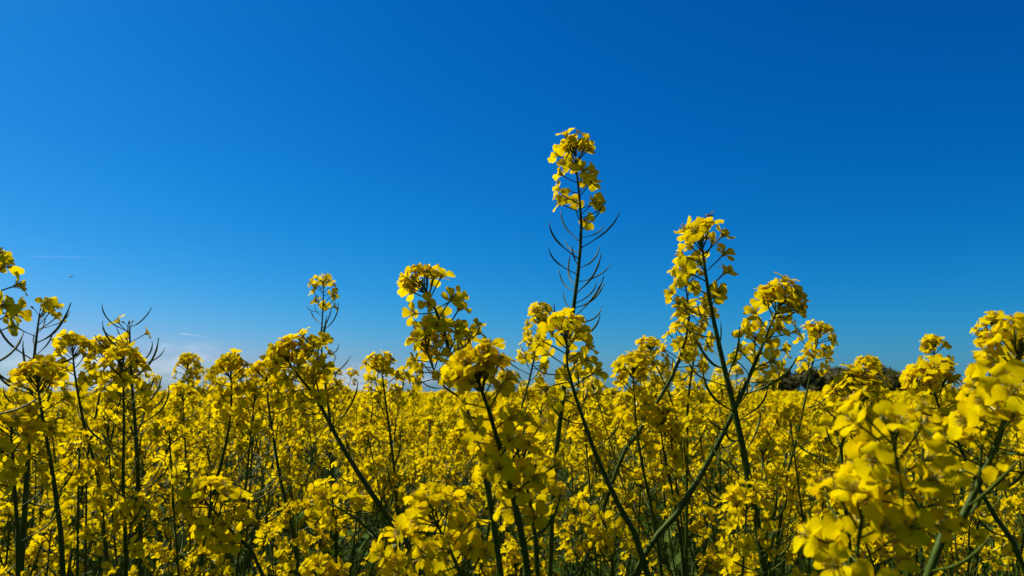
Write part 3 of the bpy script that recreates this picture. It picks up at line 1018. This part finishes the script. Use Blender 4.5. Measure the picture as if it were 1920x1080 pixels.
def scatter(name, pts, rots, scl, col, label):
    me = bpy.data.meshes.new(name)
    me.from_pydata([tuple(p) for p in pts], [], [])
    a = me.attributes.new('rot', 'FLOAT_VECTOR', 'POINT'); a.data.foreach_set('vector', np.asarray(rots, float).ravel())
    a = me.attributes.new('scl', 'FLOAT_VECTOR', 'POINT'); a.data.foreach_set('vector', np.asarray(scl, float).ravel())
    o = link(name, me)
    tag(o, label, None, None, 'stuff')
    g = bpy.data.node_groups.new(name, 'GeometryNodeTree')
    g.interface.new_socket('Geometry', in_out='INPUT', socket_type='NodeSocketGeometry')
    g.interface.new_socket('Geometry', in_out='OUTPUT', socket_type='NodeSocketGeometry')
    gi, go = g.nodes.new('NodeGroupInput'), g.nodes.new('NodeGroupOutput')
    iop = g.nodes.new('GeometryNodeInstanceOnPoints')
    ci = g.nodes.new('GeometryNodeCollectionInfo')
    ci.inputs['Collection'].default_value = col
    ci.inputs['Separate Children'].default_value = True
    ci.inputs['Reset Children'].default_value = True
    iop.inputs['Pick Instance'].default_value = True
    ri = g.nodes.new('FunctionNodeRandomValue')
    ri.data_type = 'INT'
    ri.inputs['Min'].default_value if False else None
    for s_ in ri.inputs:
        if s_.type == 'INT' and s_.name == 'Min': s_.default_value = 0
        if s_.type == 'INT' and s_.name == 'Max': s_.default_value = len(col.objects) - 1
    na = g.nodes.new('GeometryNodeInputNamedAttribute'); na.data_type = 'FLOAT_VECTOR'; na.inputs['Name'].default_value = 'rot'
    ns = g.nodes.new('GeometryNodeInputNamedAttribute'); ns.data_type = 'FLOAT_VECTOR'; ns.inputs['Name'].default_value = 'scl'
    L = g.links.new
    L(gi.outputs[0], iop.inputs['Points'])
    L(ci.outputs[0], iop.inputs['Instance'])
    L([s_ for s_ in ri.outputs if s_.type == 'INT'][0], iop.inputs['Instance Index'])
    L(na.outputs['Attribute'], iop.inputs['Rotation'])
    L(ns.outputs['Attribute'], iop.inputs['Scale'])
    L(iop.outputs[0], go.inputs[0])
    md = o.modifiers.new('scatter', 'NODES')
    md.node_group = g
    return o


# the dark green floor of the crop: lower leaves and thin shoots nobody could count
FLOORCOL = bpy.data.collections.new('floor_leaves')
for k in range(5):
    rs = np.random.RandomState(900 + k)
    mb = MB()
    for q in range(16):
        p = np.array((rs.uniform(-.14, .14), rs.uniform(-.14, .14), rs.uniform(.10, .62)))
        mb.merge(LEAVES[int(rs.choice([0, 1, 1, 3]))], frame(p, (rs.uniform(-.5, .5), rs.uniform(-.5, .5), 1), rs.uniform(0, 6.28), rs.uniform(.9, 1.6)))
    for q in range(9):
        p = np.array((rs.uniform(-.1, .1), rs.uniform(-.1, .1), 0))
        e = p + (rs.uniform(-.12, .12), rs.uniform(-.16, .16), rs.uniform(.7, 1.06))
        tube(mb, [p, (p + e) / 2 + (rs.uniform(-.02, .02), rs.uniform(-.02, .02), 0), e], [.003, .0022, .0010], 5, STEM)
        for j in range(3):
            w = rs.uniform(.45, .95)
            mb.merge(PODS['low'][int(rs.randint(8))], frame(p * (1 - w) + e * w, e - p, rs.uniform(0, 6.28), rs.uniform(.8, 1.3)))
    FLOORCOL.objects.link(bpy.data.objects.new('floor_clump', mb.mesh('floor_clump', MATS)))
rs = np.random.RandomState(78)
pts, rots, scl = [], [], []
while len(pts) < 1300:
    x, y = rs.uniform(-5, 5), rs.uniform(0.45, 5.5)
    if abs(x) > .9 * y + .2: continue
    pts.append((x, y, 0)); rots.append((0, 0, rs.uniform(0, 6.28))); scl.append((1, 1, rs.uniform(.75, 1.1)))
scatter('lower_leaves', pts, rots, scl, FLOORCOL, 'dark green lower leaves and shoots filling the floor of the crop')

rs = np.random.RandomState(77)
pts, rots, scl = [], [], []


def put(x, y, h):
    pts.append((x, y, 0)); rots.append((rs.uniform(-.06, .06), rs.uniform(-.06, .06), rs.uniform(0, 6.28)))
    scl.append((1.05, 1.05, h / 1.2))


for y0, y1, dens, half in ((3.6, 6, 20, .95), (6, 10, 14, .95), (10, 18, 8, .95)):
    for _ in range(int(half * (y1 ** 2 - y0 ** 2) * dens)):
        y = math.sqrt(rs.uniform(y0 * y0, y1 * y1))
        put(rs.uniform(-half, half) * y, y, min(max(rs.normal(1.27, .06), 1.0), 1.345))
for _ in range(36):                                       # low plants between the single ones
    y = rs.uniform(1.6, 3.7)
    put(rs.uniform(-.8, .8) * y, y, rs.uniform(.95, 1.18))
for _ in range(700):                                       # beside and behind the camera's own spot
    x, y = rs.uniform(-4.5, 4.5), rs.uniform(-3.0, 3.6)
    if y > 0.5 and abs(x) < y * 0.85 + 0.1: continue
    if y <= 0.8 and abs(x) < 0.75: continue
    put(x, y, min(max(rs.normal(1.2, .06), 1.0), 1.34))
scatter('rapeseed_crop', pts, rots, scl, LOWCOL, 'yellow rapeseed crop receding behind the foremost plants')
pts, rots, scl = [], [], []
for y0, y1, dens, half in ((16, 40, 1.1, .95), (40, 90, 0.7, .9), (90, 330, 0.14, .85)):
    for _ in range(int(half * (y1 ** 2 - y0 ** 2) * dens)):
        y = math.sqrt(rs.uniform(y0 * y0, y1 * y1))
        s = 1.0 if y < 90 else 1.7
        pts.append((rs.uniform(-half, half) * y, y, 0)); rots.append((0, 0, rs.uniform(0, 6.28)))
        scl.append((s, s, rs.uniform(.96, 1.06)))
scatter('distant_crop', pts, rots, scl, PATCHCOL, 'solid yellow band of the far rapeseed field at the horizon')

# ------------------------------------------------------------------ in the sky: bird, vapour trails, clouds
def bird():
    c = at(133, 519, 100)
    b = MB()
    ball(b, (0, 0, 0), (0.20, 0.07, 0.065), 0, 10, 8)
    ball(b, (-0.22, 0, 0.03), (0.065, 0.05, 0.05), 0, 8, 6)
    tube(b, [(-0.26, 0, 0.03), (-0.33, 0, 0.015)], [0.022, 0.004], 5, 0)
    b.add([(0.15, -.03, 0), (0.15, .03, 0), (0.36, .08, -.01), (0.36, -.08, -.01), (0.15, 0, .02)], [(0, 1, 2, 3), (0, 3, 4), (1, 4, 2), (4, 3, 2)], 0)
    for sg in (-1, 1):
        V = []
        for t, (x, y, z, w) in enumerate([(0, .05, .02, .11), (-.05, .22, .10, .10), (.02, .42, .06, .07), (.10, .58, .0, .02)]):
            V += [(x - w, sg * y, z), (x, sg * y, z + .018), (x + w, sg * y, z - .006)]
        f = []
        for i in range(3):
            for j in range(2): f.append((i * 3 + j, i * 3 + j + 1, i * 3 + j + 4, i * 3 + j + 3))
            f.append((i * 3 + 2, i * 3, i * 3 + 3, i * 3 + 5))
        b.add(V, f, 0)
    o = link('bird', b.mesh('bird', [plain('feathers_dark', [(0.3, (0.02, 0.02, 0.025)), (0.7, (0.04, 0.04, 0.05))], 0.7, 0.2, 12)]))
    o.location = c
    o.rotation_euler = (R(12), R(14), R(8))
    tag(o, 'tiny dark bird flying far off in the blue below the long vapour trail', 'bird')


bird()


def vapour_material(name, dens, scale):
    m, t, out = new_mat(name)
    L = t.links.new
    tc = nd(t, 'ShaderNodeTexCoord')
    no = nd(t, 'ShaderNodeTexNoise', Scale=scale, Detail=5.0, Roughness=0.6)
    L(tc.outputs['Object'], no.inputs['Vector'])
    gr = nd(t, 'ShaderNodeTexGradient', gradient_type='SPHERICAL')
    L(tc.outputs['Object'], gr.inputs['Vector'])
    mr = nd(t, 'ShaderNodeMapRange')
    mr.inputs['From Min'].default_value = 0.48
    mr.inputs['From Max'].default_value = 0.80
    L(no.outputs['Fac'], mr.inputs['Value'])
    mu = nd(t, 'ShaderNodeMath', operation='MULTIPLY')
    L(mr.outputs[0], mu.inputs[0]); L(gr.outputs['Fac'], mu.inputs[1])
    m2 = nd(t, 'ShaderNodeMath', operation='MULTIPLY')
    L(mu.outputs[0], m2.inputs[0]); m2.inputs[1].default_value = dens
    pv = nd(t, 'ShaderNodeVolumePrincipled')
    pv.inputs['Color'].default_value = (1, 1, 1, 1)
    pv.inputs['Anisotropy'].default_value = 0.2
    L(m2.outputs[0], pv.inputs['Density'])
    L(pv.outputs[0], out.inputs['Volume'])
    return m


def cloud(px, py, Y, w, h, dens, seed, label):
    """object space is the unit ball, stretched to the cloud's size"""
    mb = MB()
    ball(mb, (0, 0, 0), (1, 1, 1), 0, 24, 14)
    m = vapour_material('cloud_vapour', dens, 2.6)
    m.node_tree.nodes['Noise Texture'].noise_dimensions = '4D'
    m.node_tree.nodes['Noise Texture'].inputs['W'].default_value = seed
    o = link('cloud', mb.mesh('cloud', [m]))
    c = at(px, py, Y)
    o.location = c
    k = Y / FPX
    o.scale = (w * k / 2, w * k / 2 * .7, h * k / 2)
    tag(o, label, 'cloud', 'low clouds at the horizon', 'thing')


cloud(350, 680, 5200, 250, 110, 0.0034, 3.1, 'small wispy white cloud low over the field at the left')
cloud(150, 700, 6200, 520, 90, 0.0030, 8.4, 'faint pale cloud bank behind the candelabra stem')
cloud(640, 715, 6600, 480, 80, 0.0030, 5.7, 'faint pale haze cloud low on the horizon left of centre')


def trail(p0, p1, Y, r, dens, label):
    a, b = at(*p0, Y), at(*p1, Y * 1.02)
    L = np.linalg.norm(b - a)
    mb = MB()
    t = np.linspace(-1, 1, 20)
    tube(mb, np.stack([t, 0 * t, 0 * t], 1), np.clip(1.15 - np.abs(t) ** 6, .12, 1), 10, 0)
    m, nt_, out = new_mat('vapour_trail')
    L_ = nt_.links.new
    tc = nd(nt_, 'ShaderNodeTexCoord')
    sx = nd(nt_, 'ShaderNodeSeparateXYZ')
    L_(tc.outputs['Object'], sx.inputs[0])
    mr = nd(nt_, 'ShaderNodeMapRange')                      # the vapour thins out towards its older end
    mr.inputs['From Min'].default_value = 1.0; mr.inputs['From Max'].default_value = -0.6
    mr.inputs['To Min'].default_value = 0.08; mr.inputs['To Max'].default_value = 1.0
    L_(sx.outputs['X'], mr.inputs['Value'])
    mu = nd(nt_, 'ShaderNodeMath', operation='MULTIPLY'); mu.inputs[1].default_value = dens
    L_(mr.outputs[0], mu.inputs[0])
    pv = nd(nt_, 'ShaderNodeVolumePrincipled')
    pv.inputs['Color'].default_value = (1, 1, 1, 1)
    L_(mu.outputs[0], pv.inputs['Density'])
    L_(pv.outputs[0], out.inputs['Volume'])
    o = link('vapour_trail', mb.mesh('vapour_trail', [m]))
    o.location = (a + b) / 2
    q = Vector(b - a).to_track_quat('X', 'Z')
    o.rotation_euler = q.to_euler()
    o.scale = (L / 2, r, r)
    tag(o, label, 'vapour trail')


trail((48, 481), (248, 483), 8000, 5.0, 0.016, 'long thin white vapour trail high at the left')
trail((334, 625), (394, 632), 9000, 7.0, 0.045, 'short white vapour trail just above the wispy cloud')
